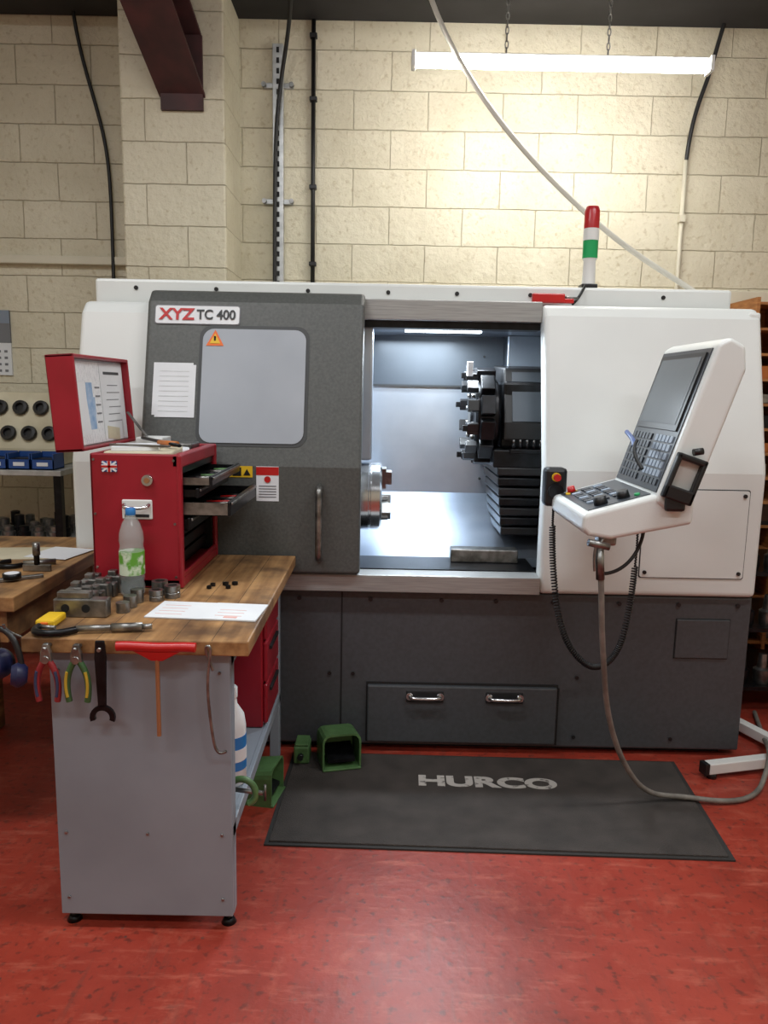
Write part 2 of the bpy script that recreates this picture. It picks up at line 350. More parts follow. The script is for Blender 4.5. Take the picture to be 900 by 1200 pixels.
def shell(name,x0,x1,off,mat,z0=.72,top=1.92,t=.09,bev=.022):
    o=off; zt=top-.05
    yt=3.12+o+.27*(zt-1.24)
    prof=[(3.12+o,z0),(3.12+o,1.24),(yt,zt),(yt+.05,top),(yt+.05+t,top),(yt+t,zt-.03),(3.12+o+t,1.24),(3.12+o+t,z0)]
    return prism(name,'X',prof,x0,x1,mat,g,bev,4)
shell('front_panel_r',OR,MR,0,'white')
shell('front_panel_l',ML,-.16,0,'white',top=1.90)
box('side_wall_r',MR-.05,MR,3.3,4.4,.72,1.90,'white',g,.01)
box('side_wall_l',ML,ML+.05,3.3,4.4,.72,1.86,'white',g,.01)
prism('side_cheek_r','X',[(3.16,.73),(3.16,1.24),(3.33,1.86),(3.5,1.88),(3.5,.73)],MR-.05,MR-.004,'white',g)
prism('side_cheek_l','X',[(3.16,.73),(3.16,1.24),(3.33,1.84),(3.5,1.84),(3.5,.73)],ML+.004,ML+.05,'white',g)
box('rear_wall',ML,MR,4.34,4.4,.72,1.9,'white',g,.01)
box('roof_cover',ML,1.50,3.46,4.4,1.86,2.01,'white',g,.012)
for i,x in enumerate((-1.1,-.75,-.35,.0,.3,.62,1.2)): cyl('roof_bolt_%d'%i,(x,3.455,1.972),(x,3.462,1.972),.009,'black',g)
rrect('side_access_gap',1.062,1.498,.80,1.175,.01,.001,.003,'seam'); rrect('side_access_plate',1.066,1.494,.804,1.171,.01,0,.006,'white')
for i,(x,z) in enumerate(((1.085,.825),(1.475,.825),(1.085,1.15),(1.475,1.15))): cyl('plate_screw_%d'%i,(x,3.108,z),(x,3.116,z),.008,'black',g)
# sliding door
DL,DR=-.985,-.095
shell('sliding_door',DL,DR,-.055,'door',z0=.80,top=1.945,t=.05,bev=.016)
OFF=-.055
rrect('door_window_gasket',-.764,-.316,1.316,1.799,.05,OFF,.002,'winframe')
rrect('door_window',-.750,-.330,1.330,1.785,.045,OFF,.006,'glass')
rrect('door_badge_edge',-.952,-.602,1.800,1.880,.012,OFF,.003,'ink'); rrect('door_badge',-.948,-.606,1.804,1.876,.010,OFF,.006,'paper')
tilt=90-math.degrees(math.atan(.27))
text('badge_letters','XYZ',(-.86,ys(1.84,OFF)-.009,1.84),(tilt,0,0),.066,'redpl',g,1.08,off=.0018)
text('badge_model','TC 400',(-.70,ys(1.84,OFF)-.009,1.84),(tilt,0,0),.056,'black',g,.92,off=.001)
def tri(name,cx,cz,s,off,mat):
    pts=[(cx-s,cz-s*.8),(cx+s,cz-s*.8),(cx,cz+s)]
    vs=[(x,ys(z,off),z) for x,z in pts]+[(x,ys(z,off)-.001,z) for x,z in pts]
    mesh(name,vs,[(0,1,2),(3,4,5),(0,1,4,3),(1,2,5,4),(2,0,3,5)],mat,g)
tri('warning_triangle',-.70,1.745,.036,OFF-.007,'orange'); tri('warning_triangle_in',-.70,1.743,.022,OFF-.0085,'yellow')
box('warning_bolt',-.704,-.697,ys(1.745,OFF)-.012,ys(1.745,OFF)-.009,1.732,1.755,'black',g)
fslab('door_label_yellow',-.66,-.53,1.195,1.24,OFF,.002,'yellow'); fslab('door_label_black',-.61,-.575,1.20,1.235,OFF-.002,.001,'black')
tri('label_tri',-.635,1.215,.014,OFF-.003,'black'); tri('label_tri_b',-.552,1.215,.014,OFF-.003,'black')
fslab('door_label_white',-.515,-.425,1.10,1.24,OFF,.002,'paper'); fslab('door_label_red',-.515,-.425,1.205,1.238,OFF-.002,.001,'redpl')
for i in range(5): fslab('label_line_%d'%i,-.505,-.435,1.115+i*.011,1.119+i*.011,OFF-.002,.001,'ink')
cyl('label_circle',(-.47,3.06,1.188),(-.47,3.0625,1.188),.013,'redpl',g)
tube('door_handle',[(-.26,3.065,1.16),(-.26,3.02,1.16),(-.26,3.012,1.14),(-.26,3.012,1.0),(-.26,3.012,.89),(-.26,3.02,.87),(-.26,3.065,.87)],.014,'metal',g)
# steel rails
box('sill_rail',-.95,OR,3.095,3.25,.722,.795,'steel',g,.004)
box('sill_inner',-.16,OR,3.20,3.46,.74,.80,'blackm',g)
box('head_rail',-.16,OR,3.33,3.46,1.845,1.93,'steel',g,.004)
box('head_lip',-.16,OR,3.36,3.46,1.815,1.845,'blackm',g)
# chamber
box('chamber_back',-.16,1.3,4.05,4.08,.75,1.86,'inner',g)
box('chamber_back_upper',-.14,.60,4.03,4.05,1.58,1.86,'innerdark',g)
box('chamber_back_seam',-.14,.60,4.028,4.031,1.572,1.582,'seam',g)
for nm,xa,xb in (('chamber_left',-.19,-.15),('chamber_right',1.28,1.31)):
    prism(nm,'X',[(3.19,.76),(3.19,1.22),(3.37,1.80),(3.46,1.855),(4.05,1.855),(4.05,.76)],xa,xb,'inner',g)
box('chamber_top',-.16,1.3,3.46,4.05,1.83,1.86,'inner',g)
mesh('chamber_floor',[(-.16,3.45,.80),(1.28,3.45,.80),(1.28,4.05,1.02),(-.16,4.05,1.02),(-.16,3.45,.76),(1.28,3.45,.76),(1.28,4.05,.98),(-.16,4.05,.98)],[(0,1,2,3),(4,5,6,7),(0,1,5,4),(1,2,6,5),(2,3,7,6),(3,0,4,7)],'inner',g)
box('rear_guard',.60,1.28,3.90,3.93,1.50,1.83,'inner',g,.004)
box('chamber_column',-.15,-.06,3.42,3.50,1.24,1.83,'inner',g,.01)
box('trough_block',.30,.60,3.34,3.42,.80,.86,'metal',g,.006)
for i in range(8): cyl('chamber_bolt_%d'%i,(.50,4.02,1.1+i*.09),(.50,4.05,1.1+i*.09),.006,'black',g)
prism('chamber_lamp','X',[(3.50,1.83),(3.50,1.812),(3.56,1.812),(3.56,1.83)],.08,.42,'tubec',g)
for i,(x,y,e) in enumerate(((.25,3.53,18),(.15,3.85,7))):
    ld=bpy.data.lights.new('chamber_light_%d'%i,'AREA'); ld.shape='RECTANGLE'; ld.size=.4; ld.size_y=.08; ld.energy=e; ld.color=(.82,.92,1)
    lo=bpy.data.objects.new('chamber_light_%d'%i,ld); lo.location=(x,y,1.805); link(lo,g)
# chuck
cc=Vector((.012,3.46,1.075))
lathe('spindle_nose',(-.15,cc.y,cc.z),[(.10,0),(.10,.03)],'metal',g,axis=(1,0,0))
lathe('chuck_body',(-.115,cc.y,cc.z),[(.12,0),(.153,.005),(.153,.045),(.149,.048),(.149,.054),(.153,.057),(.153,.095),(.146,.103),(.03,.105),(.03,.09)],'chrome',g,axis=(1,0,0),seg=48)
lathe('chuck_flange',(-.14,cc.y,cc.z),[(.150,0),(.150,.022)],'blackm',g,axis=(1,0,0),seg=48)
for k in range(3):
    a=math.radians(100+120*k); dr=Vector((0,math.cos(a),math.sin(a)))
    for s,(ra,rb,h) in enumerate(((.04,.135,.02),(.06,.12,.045))):
        beam_between('chuck_jaw_%d_%d'%(k,s),cc+dr*ra+Vector((-.025+h/2,0,0)),cc+dr*rb+Vector((-.025+h/2,0,0)),.04,h,'metal',g,.003)
# turret
tc=Vector((.43,3.60,1.44))
lathe('turret_disc',(.40,tc.y,tc.z),[(.05,-.012),(.06,0),(.165,0),(.175,.01),(.175,.10),(.165,.11),(.05,.11)],'blackm',g,axis=(1,0,0),seg=12)
lathe('turret_hub',(.385,tc.y,tc.z),[(.03,0),(.05,.004),(.05,.02)],'metal',g,axis=(1,0,0),seg=24)
for k in range(12):
    a=math.radians(15+30*k); dr=Vector((0,math.cos(a),math.sin(a)))
    beam_between('tool_block_%d'%k,tc+dr*.165+Vector((.02,0,0)),tc+dr*.222+Vector((.02,0,0)),.062,.085,'blackm',g,.004)
    beam_between('tool_clamp_%d'%k,tc+dr*.175+Vector((-.045,0,0)),tc+dr*.205+Vector((-.045,0,0)),.05,.05,'black',g,.003)
    cyl('tool_bolt_%d'%k,tc+dr*.13+Vector((-.045,0,0)),tc+dr*.13+Vector((-.028,0,0)),.011,'metal',g)
    if k%3==0: beam_between('boring_bar_%d'%k,tc+dr*.19+Vector((-.09,0,0)),tc+dr*.19+Vector((-.02,0,0)),.026,.026,'blackm',g,.002)
box('tool_insert',.362,.388,3.50,3.53,1.62,1.685,'paper',g,.003)
box('turret_housing',.52,1.0,3.46,3.84,1.30,1.60,'blackm',g,.015)
prism('turret_cover','X',[(3.42,1.34),(3.42,1.42),(3.50,1.66),(3.84,1.68),(3.84,1.34)],.525,1.1,'black',g,.008)
mesh('cover_window',[(.56,3.415,1.425),(.75,3.415,1.425),(.75,3.490,1.642),(.56,3.490,1.642),(.56,3.423,1.425),(.75,3.423,1.425),(.75,3.498,1.642),(.56,3.498,1.642)],[(0,1,2,3),(4,5,6,7),(0,1,5,4),(1,2,6,5),(2,3,7,6),(3,0,4,7)],'innerdark',g)
box('turret_slide',.48,1.1,3.40,3.88,1.22,1.30,'blackm',g,.006)
for i in range(5):
    cyl('manifold_%d'%i,(.565+i*.03,3.39,1.305),(.565+i*.03,3.39,1.330),.007,'blackm',g); cyl('manifold_top_%d'%i,(.565+i*.03,3.39,1.330),(.565+i*.03,3.39,1.346),.005,'metal',g)
box('manifold_block',.55,.75,3.375,3.41,1.285,1.305,'blackm',g,.003)
for i in range(7):
    box('bellows_%d'%i,.50+i*.006,1.2,3.40+i*.012,3.92,1.185-i*.047,1.222-i*.047,'blackm' if i%2 else 'black',g,.006)
# stack light
g2=group('signal_tower_light',(.885,3.52,2.01))
box('mount',.85,.92,3.49,3.56,2.01,2.03,'black',g2,.004)
lathe('stem',(.885,3.52,2.03),[(.03,0),(.028,.02),(.026,.10),(.032,.11)],'lampw',g2)
lathe('green_lens',(.885,3.52,2.14),[(.033,0),(.033,.075)],'ledg',g2)
lathe('white_ring',(.885,3.52,2.215),[(.034,0),(.034,.05)],'lampw',g2)
lathe('red_lens',(.885,3.52,2.265),[(.033,0),(.033,.075),(.028,.085)],'ledr',g2)
lathe('top_cap',(.885,3.52,2.348),[(.03,0),(.026,.01),(.004,.014)],'ledr',g2)
tube('feed_cable',[(.86,3.47,2.02),(.84,3.44,1.99),(.82,3.42,1.95),(.80,3.44,1.935)],.006,'cable',g2)
g2=group('red_air_blow_gun',(.67,3.42,1.95))
box('body',.62,.76,3.40,3.43,1.935,1.975,'redpl',g2,.006); box('trigger',.74,.80,3.405,3.425,1.935,1.955,'redpl',g2,.004); cyl('nozzle',(.76,3.415,1.96),(.82,3.415,1.955),.006,'metal',g2)

# paper on the door
g2=group('taped_paper_sheet',(-.86,3.1,1.55))
for i,(dx,dz) in enumerate(((0,0),(.012,-.008))):
    fslab('sheet_%d'%i,-.945+dx,-.785+dx,1.435+dz,1.645+dz,OFF-.001-.0015*i,.001,'paper',0,g2)
for i in range(9): fslab('line_%d'%i,-.92,-.80,1.45+i*.02,1.452+i*.02,OFF-.004,.0005,'galv',0,g2)

# ------------------------------------------------------------ control console
g=group('control_console',(.9,2.7,1.2))
YN,YR=2.44,2.92
B=Vector((.88,0,1.24)); T=Vector((1.03,0,1.715)); up=(T-B).normalized(); nn=Vector((-up.z,0,up.x)); Ls=(T-B).length
def XZ(o,a,u,b,n): q=o+u*a+n*b; return (q.x,q.z)
prism('screen_housing','Y',[XZ(B,-.03,up,0,nn),XZ(B,Ls,up,0,nn),XZ(B,Ls+.03,up,-.03,nn),XZ(B,Ls+.02,up,-.085,nn),XZ(B,Ls-.05,up,-.115,nn),XZ(B,.03,up,-.115,nn),XZ(B,-.05,up,-.07,nn)],YN,YR,'white',g,.014,4)
def fb(name,o,u,n,a0,a1,y0,y1,b0,b1,mat,bevel=0):
    return prism(name,'Y',[XZ(o,a0,u,b0,n),XZ(o,a1,u,b0,n),XZ(o,a1,u,b1,n),XZ(o,a0,u,b1,n)],y0,y1,mat,g,bevel)
fb('bezel',B,up,nn,.0,Ls-.015,YN+.025,YR-.025,-.002,.004,'bezel')
fb('screen_frame',B,up,nn,.205,Ls-.03,YN+.045,YR-.045,.004,.010,'black')
fb('screen',B,up,nn,.225,Ls-.045,YN+.065,YR-.065,.010,.0115,'screen')
for r in range(6):
    for c in range(12):
        if 5<=c<=5: continue
        y=YN+.045+c*.033
        fb('key_%d_%d'%(r,c),B,up,nn,.02+r*.029,.042+r*.029,y,y+.024,.004,.009,'key' if (c<6 and r>0) else 'keyd')
TA=Vector((.645,0,1.165)); TB=Vector((.885,0,1.235)); tu=(TB-TA).normalized(); tn=Vector((-tu.z,0,tu.x))
prism('keyboard_tray','Y',[(.645,1.165),(.885,1.235),(1.0,1.235),(1.0,1.14),(.74,1.085),(.665,1.095),(.643,1.115)],YN+.01,YR+.01,'white',g,.014,4)
fb('tray_panel',TA,tu,tn,.025,.235,YN+.05,YR-.03,-.001,.003,'bezel')
for r in range(3):
    for c in range(8):
        y=YN+.14+c*.035; fb('tray_key_%d_%d'%(r,c),TA,tu,tn,.05+r*.045,.08+r*.045,y,y+.025,.003,.008,'keyd' if (r+c)%3 else 'key')
def knob(name,a,y,r,h,mat):
    p=TA+tu*a; p.y=y; cyl(name,p,p+tn*h,r,mat,g,r2=r*.85)
knob('override_knob',.08,YN+.09,.024,.03,'black'); knob('feed_knob',.16,YN+.10,.022,.028,'black')
knob('estop_ring',.06,YR-.07,.026,.008,'yellow'); knob('estop_button',.06,YR-.07,.016,.028,'redpl')
knob('green_button',.20,YN+.08,.010,.010,'ledg')
box('pendant_body',.615,.70,YR+.0,YR+.07,1.12,1.27,'black',g,.015); cyl('pendant_wheel',(.655,YR+.002,1.18),(.655,YR-.015,1.18),.03,'blackm',g)
cyl('pendant_yellow',(.655,YR+.002,1.235),(.655,YR-.008,1.235),.017,'yellow',g); cyl('pendant_red',(.655,YR-.008,1.235),(.655,YR-.03,1.235),.013,'redpl',g)
cx,cz=.950,1.29
for i,(x0,x1,z0,z1) in enumerate(((-.05,-.034,-.075,.075),(.034,.05,-.075,.075),(-.05,.05,.055,.075),(-.05,.05,-.075,-.03))):
    vs=[]
    R=Matrix.Rotation(math.radians(18),3,'Y')
    for x in(x0,x1):
        for y in(YN-.03,YN):
            for z in(z0,z1):
                q=R@Vector((x,0,z)); vs.append((cx+q.x,y,cz+q.z))
    mesh('clip_holder_%d'%i,vs,BF,'black',g,.006)
box('holder_hinge',.895,.96,YN-.025,YN,1.185,1.235,'black',g,.01); cyl('holder_knob',(.97,YN-.02,1.375),(1.0,YN-.02,1.38),.011,'black',g)
tube('blue_lead',[(.86,2.75,1.42),(.84,2.70,1.425),(.85,2.62,1.40),(.84,2.6,1.38)],.008,'blue',g); tube('black_lead',[(.85,2.6,1.40),(.82,2.58,1.37),(.84,2.55,1.33),(.85,2.53,1.31)],.006,'cable',g)
cyl('pivot_arm',(1.0,2.86,1.28),(1.05,3.13,1.28),.035,'white',g); cyl('pivot_flange',(1.047,3.108,1.28),(1.05,3.125,1.28),.06,'metal',g)
box('cable_gland',.72,.78,2.52,2.58,1.05,1.10,'metal',g,.008)

# coiled cable
g=group('coiled_pendant_cable',(.8,2.9,.8))
ctrl=[Vector(p) for p in((.655,2.94,1.11),(.655,2.93,1.0),(.665,2.92,.86),(.69,2.91,.70),(.74,2.91,.57),(.82,2.91,.49),(.89,2.91,.50),(.94,2.91,.58),(.965,2.91,.72),(.975,2.91,.86),(.975,2.90,1.0),(.96,2.88,1.13))]
def catmull(P,t):
    n=len(P)-1; i=min(int(t*n),n-1); f=t*n-i
    a,b,c,d=P[max(i-1,0)],P[i],P[i+1],P[min(i+2,n)]
    return .5*((2*b)+(c-a)*f+(2*a-5*b+4*c-d)*f*f+(3*b-a-3*c+d)*f**3)
pts=[];turns=150;N=turns*8
for i in range(N+1):
    t=i/N; p=catmull(ctrl,t); q=catmull(ctrl,min(1,t+.005))-catmull(ctrl,max(0,t-.005)); q.normalize()
    u=Vector((0,1,0)); v=q.cross(u).normalized(); a=2*math.pi*turns*t
    rr=.010 if .06<t<.84 else .002
    pts.append(tuple(p+u*math.cos(a)*rr+v*math.sin(a)*rr))
tube('coil',pts,.0034,'cable',g,kind='POLY')

# blow gun & air hose
g=group('air_hose',(1,2.7,.3))
HP=[(.715,2.46,.97),(.722,2.46,.90),(.735,2.48,.78),(.765,2.52,.62),(.80,2.58,.45),(.87,2.64,.26),(.97,2.70,.10),(1.06,2.74,.035),(1.16,2.75,.032),(1.28,2.74,.018),(1.40,2.75,.014),(1.50,2.82,.014),(1.56,2.90,.05),(1.61,2.97,.10),(1.66,3.10,.085),(1.75,3.3,.015),(1.85,3.6,.014)]
tube('hose',HP,.010,'hose',g)
g=group('air_blow_gun',(.71,2.46,1.03))
cyl('grip',(.715,2.46,.95),(.705,2.46,1.06),.014,'metal',g); cyl('barrel',(.665,2.45,1.075),(.735,2.455,1.06),.012,'metal',g)
tube('trigger',[(.69,2.45,1.06),(.685,2.45,1.02),(.693,2.452,.98)],.005,'metal',g); tube('hook',[(.705,2.46,1.06),(.715,2.47,1.09),(.735,2.48,1.095)],.005,'metal',g)
tube('lead',[(.72,2.5,.96),(.80,2.52,.95),(.87,2.55,1.01),(.88,2.56,1.10)],.006,'cable',g)

# white hose from ceiling
g=group('ceiling_air_line',(.8,4,2.8))
tube('line',[(-.02,4.3,4.24),(.10,4.25,3.75),(.19,4.2,3.44),(.40,4.1,3.05),(.68,4.0,2.68),(1.08,3.9,2.30),(1.35,3.83,2.12),(1.48,3.78,2.03),(1.49,3.76,2.01)],.013,'whose',g)

# ------------------------------------------------------------ floor mat
g=group('rubber_floor_mat',(.43,2.75,0))
c=[(-.39,2.42),(1.21,2.38),(1.26,3.08),(-.37,3.105)]
mesh('mat_edge',[(x,y,0) for x,y in c]+[(x,y,.006) for x,y in c],[(0,1,2,3),(4,5,6,7)]+[(i,(i+1)%4,4+(i+1)%4,4+i) for i in range(4)],'matedge',g)
c2=[(-.375,2.435),(1.192,2.395),(1.242,3.065),(-.355,3.09)]
mesh('mat_body',[(x,y,.004) for x,y in c2]+[(x,y,.012) for x,y in c2],[(0,1,2,3),(4,5,6,7)]+[(i,(i+1)%4,4+(i+1)%4,4+i) for i in range(4)],'mat',g,.003)
text('mat_lettering','HURCO',(.432,2.858,.0125),(0,0,-1.2),.108,'mattext',g,1.44,ext=.0008,off=.0050)

# ------------------------------------------------------------ workbench
g=group('workbench',(-.67,2.5,0))
BX0,BX1,BY0,BY1=-.965,-.355,1.97,3.05
box('top',BX0,BX1,BY0,BY1,.838,.88,'wood',g,.004)
for i in range(1,6): box('plank_joint_%d'%i,BX0+i*.102,BX0+i*.102+.0012,BY0+.002,BY1,.8795,.8803,'seam',g)
box('end_panel',-.905,-.412,2.0,2.018,.045,.838,'panel',g,.003)
for i,(x,y) in enumerate(((-.905,2.02),(-.452,2.02),(-.905,2.97),(-.452,2.97))):
    box('leg_%d'%i,x,x+.04,y,y+.04,.04,.838,'panel',g,.003)
    cyl('foot_stem_%d'%i,(x+.02,y+.02,.012),(x+.02,y+.02,.045),.008,'metal',g); cyl('foot_%d'%i,(x+.02,y+.02,0),(x+.02,y+.02,.016),.022,'blackm',g,r2=.014)
for i,(x,z) in enumerate(((-.88,.78),(-.44,.78),(-.88,.30),(-.65,.30),(-.44,.30),(-.88,.10),(-.44,.10))): cyl('panel_rivet_%d'%i,(x,1.995,z),(x,2.002,z),.004,'metal',g)
box('back_sheet',-.905,-.897,2.02,3.01,.10,.838,'panel',g)
box('lower_shelf',-.90,-.415,2.02,3.01,.30,.315,'panel',g); box('shelf_lip',-.43,-.412,2.02,3.01,.275,.316,'panel',g,.003)
box('upper_rail',-.43,-.412,2.02,3.01,.79,.838,'panel',g,.003)
box('far_panel',-.905,-.412,3.0,3.012,.1,.838,'panel',g)
box('drawer_carcass',-.88,-.43,2.66,2.98,.317,.82,'red',g,.006)
for i in range(3):
    z=.33+i*.16; box('drawer_front_%d'%i,-.43,-.414,2.67,2.965,z,z+.15,'red',g,.006); box('drawer_pull_%d'%i,-.414,-.404,2.72,2.90,z+.11,z+.122,'seam',g)
g=group('white_jerry_bottle',(-.465,2.27,.316))
bx_,by_=-.466,2.27
lathe('body',(bx_,by_,.317),[(.040,0),(.046,.01),(.046,.19),(.041,.225),(.02,.26),(.017,.285)],'milk',g); lathe('cap',(bx_,by_,.60),[(.021,0),(.021,.03),(.018,.034)],'milk',g)
lathe('label',(bx_,by_,.37),[(.0468,0),(.0468,.11)],'cap',g); lathe('label_band',(bx_,by_,.40),[(.0475,0),(.0475,.04)],'milk',g)
g=group('green_g_clamp',(-.40,2.14,.33))
tube('frame',[(-.46,2.12,.345),(-.44,2.12,.40),(-.40,2.11,.42),(-.36,2.11,.39),(-.36,2.11,.345),(-.385,2.11,.335)],.010,'green',g); cyl('screw',(-.445,2.12,.375),(-.34,2.11,.368),.007,'metal',g); cyl('tommy_bar',(-.335,2.11,.345),(-.335,2.11,.395),.004,'metal',g)
cyl('pad',(-.44,2.12,.32),(-.44,2.12,.365),.014,'blackm',g)

# ------------------------------------------------------------ left table
g=group('wooden_side_table',(-1.7,2.7,0))
box('top',-2.4,-1.17,2.36,3.35,.83,.88,'wood',g,.004); box('apron',-2.25,-1.25,2.39,2.42,.75,.83,'wood',g); box('apron_side',-1.235,-1.21,2.39,3.3,.72,.83,'wood',g)
for i,(x,y) in enumerate(((-1.62,2.40),(-1.79,3.26),(-2.36,2.40),(-2.36,3.26))): box('leg_%d'%i,x,x+.07,y,y+.07,0,.83,'wood',g,.004)
g=group('loose_papers',(-1.4,2.95,.88))
box('sheet_a',-1.62,-1.30,2.88,3.10,.8805,.883,'cream',g,rot=('Z',8)); box('sheet_b',-1.38,-1.20,2.9,3.1,.8835,.8850,'paper',g,rot=('Z',-12))
g=group('dial_caliper',(-1.3,2.55,.88))
beam_between('beam',(-1.36,2.50,.887),(-1.19,2.62,.887),.02,.012,'metal',g,.002)
cyl('dial',(-1.27,2.56,.890),(-1.27,2.56,.908),.03,'blackm',g); cyl('dial_face',(-1.27,2.56,.908),(-1.27,2.56,.909),.024,'paper',g)
mesh('jaw',[(-1.36,2.50,.881),(-1.34,2.50,.881),(-1.33,2.42,.881),(-1.36,2.50,.892),(-1.34,2.50,.892),(-1.33,2.42,.892)],[(0,1,2),(3,4,5),(0,1,4,3),(1,2,5,4),(2,0,3,5)],'metal',g)
g=group('outside_micrometer',(-1.4,2.75,.88))
tube('frame',[(-1.40,2.82,.890),(-1.44,2.78,.890),(-1.42,2.72,.890),(-1.35,2.72,.890),(-1.33,2.76,.890)],.009,'blackm',g); cyl('thimble',(-1.33,2.77,.892),(-1.23,2.82,.892),.011,'metal',g)
g=group('depth_gauge',(-1.25,2.72,.88))
box('foot',-1.30,-1.20,2.70,2.715,.881,.905,'metal',g,.002); cyl('sleeve',(-1.25,2.7075,.905),(-1.25,2.7075,.965),.010,'blackm',g); cyl('thimble',(-1.25,2.7075,.94),(-1.25,2.7075,.985),.013,'metal',g)

# ------------------------------------------------------------ tool chest
g=group('red_tool_chest',(-.82,2.78,.88))
X0,X1,Y0,Y1,Z0,Z1=-.965,-.668,2.50,3.03,.882,1.33
box('end_near',X0,X1,Y0,Y0+.012,Z0,Z1,'red',g,.005); box('end_far',X0,X1,Y1-.012,Y1,Z0,Z1,'red',g,.005)
box('rear',X0,X0+.012,Y0,Y1,Z0,Z1,'red',g,.005); box('floor_plate',X0,X1,Y0,Y1,Z0,Z0+.03,'red',g,.004)
box('frame_top',X1-.03,X1,Y0,Y1,1.285,Z1,'red',g,.006); box('tray_floor',X0+.01,X1-.01,Y0+.01,Y1-.01,1.262,1.285,'blackm',g)
box('edge_trim_v',X1-.014,X1+.003,Y0-.003,Y0+.02,Z0,Z1,'red',g,.006); box('edge_trim_v2',X1-.014,X1+.003,Y1-.02,Y1+.003,Z0,Z1,'red',g,.006)
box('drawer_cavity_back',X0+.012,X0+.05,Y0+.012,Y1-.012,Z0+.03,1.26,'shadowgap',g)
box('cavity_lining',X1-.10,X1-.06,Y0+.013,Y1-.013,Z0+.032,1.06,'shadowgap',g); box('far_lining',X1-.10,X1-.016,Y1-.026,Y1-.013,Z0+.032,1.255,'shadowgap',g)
zs=[(1.225,1.258,.095),(1.185,1.218,.05),(1.125,1.175,.155),(1.075,1.118,.02)]
for i,(a,b,o) in enumerate(zs):
    xo=X1+o
    box('drawer_%d_front'%i,xo-.008,xo+.003,Y0+.022,Y1-.022,a,b,'blackm',g,.003)
    box('drawer_%d_pull'%i,xo+.003,xo+.010,Y0+.03,Y1-.03,b-.012,b-.003,'metal',g,.002)
    box('drawer_%d_near'%i,xo-.20,xo-.008,Y0+.026,Y0+.031,a,b-.006,'metal' if o>.06 else 'blackm',g); box('drawer_%d_far'%i,xo-.20,xo-.008,Y1-.035,Y1-.030,a,b-.006,'blackm',g)
    box('drawer_%d_base'%i,xo-.20,xo-.004,Y0+.026,Y1-.03,a,a+.003,'black',g)
for i in range(9):
    y=2.58+i*.045; cyl('drill_%d'%i,(X1+.02+random.random()*.03,y,1.138),(X1+.12,y+.015,1.138),.006,('metal','redpl','blackm')[i%3],g)
for i in range(5): cyl('bit_%d'%i,(X1+.02,2.62+i*.07,1.240),(X1+.08,2.64+i*.07,1.240),.007,('metal','green','blackm')[i%3],g)
box('lower_rail',X1-.012,X1,Y0,Y1,Z0+.03,Z0+.05,'red',g,.004)
for i in range(3): box('lower_drawer_%d'%i,X1-.055,X1-.035,Y0+.02,Y1-.03,Z0+.055+i*.048,Z0+.095+i*.048,'blackm',g,.003)
box('handle_plate',-.862,-.762,2.492,2.50,1.115,1.18,'lampw',g,.006); tube('carry_handle',[(-.852,2.49,1.165),(-.852,2.472,1.16),(-.84,2.465,1.155),(-.784,2.465,1.155),(-.772,2.472,1.16),(-.772,2.49,1.165)],.006,'chrome',g)
box('handle_recess',-.852,-.772,2.4905,2.4925,1.122,1.132,'seam',g)
cyl('lock',(-.775,2.485,1.245),(-.775,2.50,1.245),.018,'chrome',g); cyl('lock_core',(-.775,2.482,1.245),(-.775,2.486,1.245),.009,'brass',g)
box('flag_sticker',-.925,-.875,2.498,2.5,1.27,1.305,'blue',g); beam_between('flag_a',(-.923,2.497,1.272),(-.877,2.497,1.303),.0025,.006,'paper',g); beam_between('flag_b',(-.923,2.497,1.303),(-.877,2.497,1.272),.0025,.006,'paper',g)
box('flag_hw',-.925,-.875,2.4960,2.4985,1.281,1.294,'paper',g); box('flag_vw',-.907,-.893,2.4960,2.4985,1.27,1.305,'paper',g)
box('flag_h',-.925,-.875,2.4950,2.4975,1.284,1.291,'redpl',g); box('flag_v',-.904,-.896,2.4950,2.4975,1.27,1.305,'redpl',g)
for i,(x,z) in enumerate(((-.952,1.31),(-.952,.95),(-.952,1.13),(-.69,1.31),(-.69,.92),(-.69,1.1))): cyl('rivet_%d'%i,(x,2.496,z),(x,2.501,z),.004,'metal',g)
lx0,lx1=-1.075,-.982
def lb(name,x0,x1,y0,y1,z0,z1,mat,bev=.004,tw=0):
    R=Matrix.Rotation(math.radians(-4),3,'Y'); pv=Vector((-.975,0,1.33)); vs=[Vector((x,y,z)) for x in(x0,x1) for y in(y0,y1) for z in(z0,z1)]
    if tw:
        c=Vector(((x0+x1)/2,(y0+y1)/2,(z0+z1)/2)); Rt=Matrix.Rotation(math.radians(tw),3,'X'); vs=[Rt@(v-c)+c for v in vs]
    vs=[R@(v-pv)+pv for v in vs]
    return mesh(name,vs,BF,mat,g,bev)
lb('lid_shell',lx0,lx0+.008,Y0,Y1,1.335,1.65,'red'); lb('lid_near',lx0,lx1,Y0,Y0+.012,1.335,1.65,'red'); lb('lid_far',lx0,lx1,Y1-.012,Y1,1.335,1.65,'red')
lb('lid_top',lx0,lx1,Y0,Y1,1.638,1.65,'red'); lb('lid_bottom',lx0,lx1,Y0,Y1,1.335,1.347,'red')
px=lx0+.068
lb('lid_backing',px-.004,px-.001,Y0+.013,Y1-.013,1.348,1.637,'galv',0)
lb('lid_paper_a',px,px+.002,Y0+.02,Y0+.27,1.352,1.63,'printed',0); lb('lid_paper_b',px,px+.002,Y0+.275,Y1-.02,1.352,1.63,'paper',0)
for k,(a,b,h0,h1) in enumerate(((.13,.20,1.40,1.45),(.125,.205,1.45,1.51),(.135,.19,1.51,1.56))): lb('lid_bottle_print_%d'%k,px+.002,px+.003,Y0+a,Y0+b,h0,h1,'paleblue',0)
lb('lid_loose_sheet',px+.003,px+.005,Y0+.025,Y0+.13,1.38,1.56,'paper',0,8)
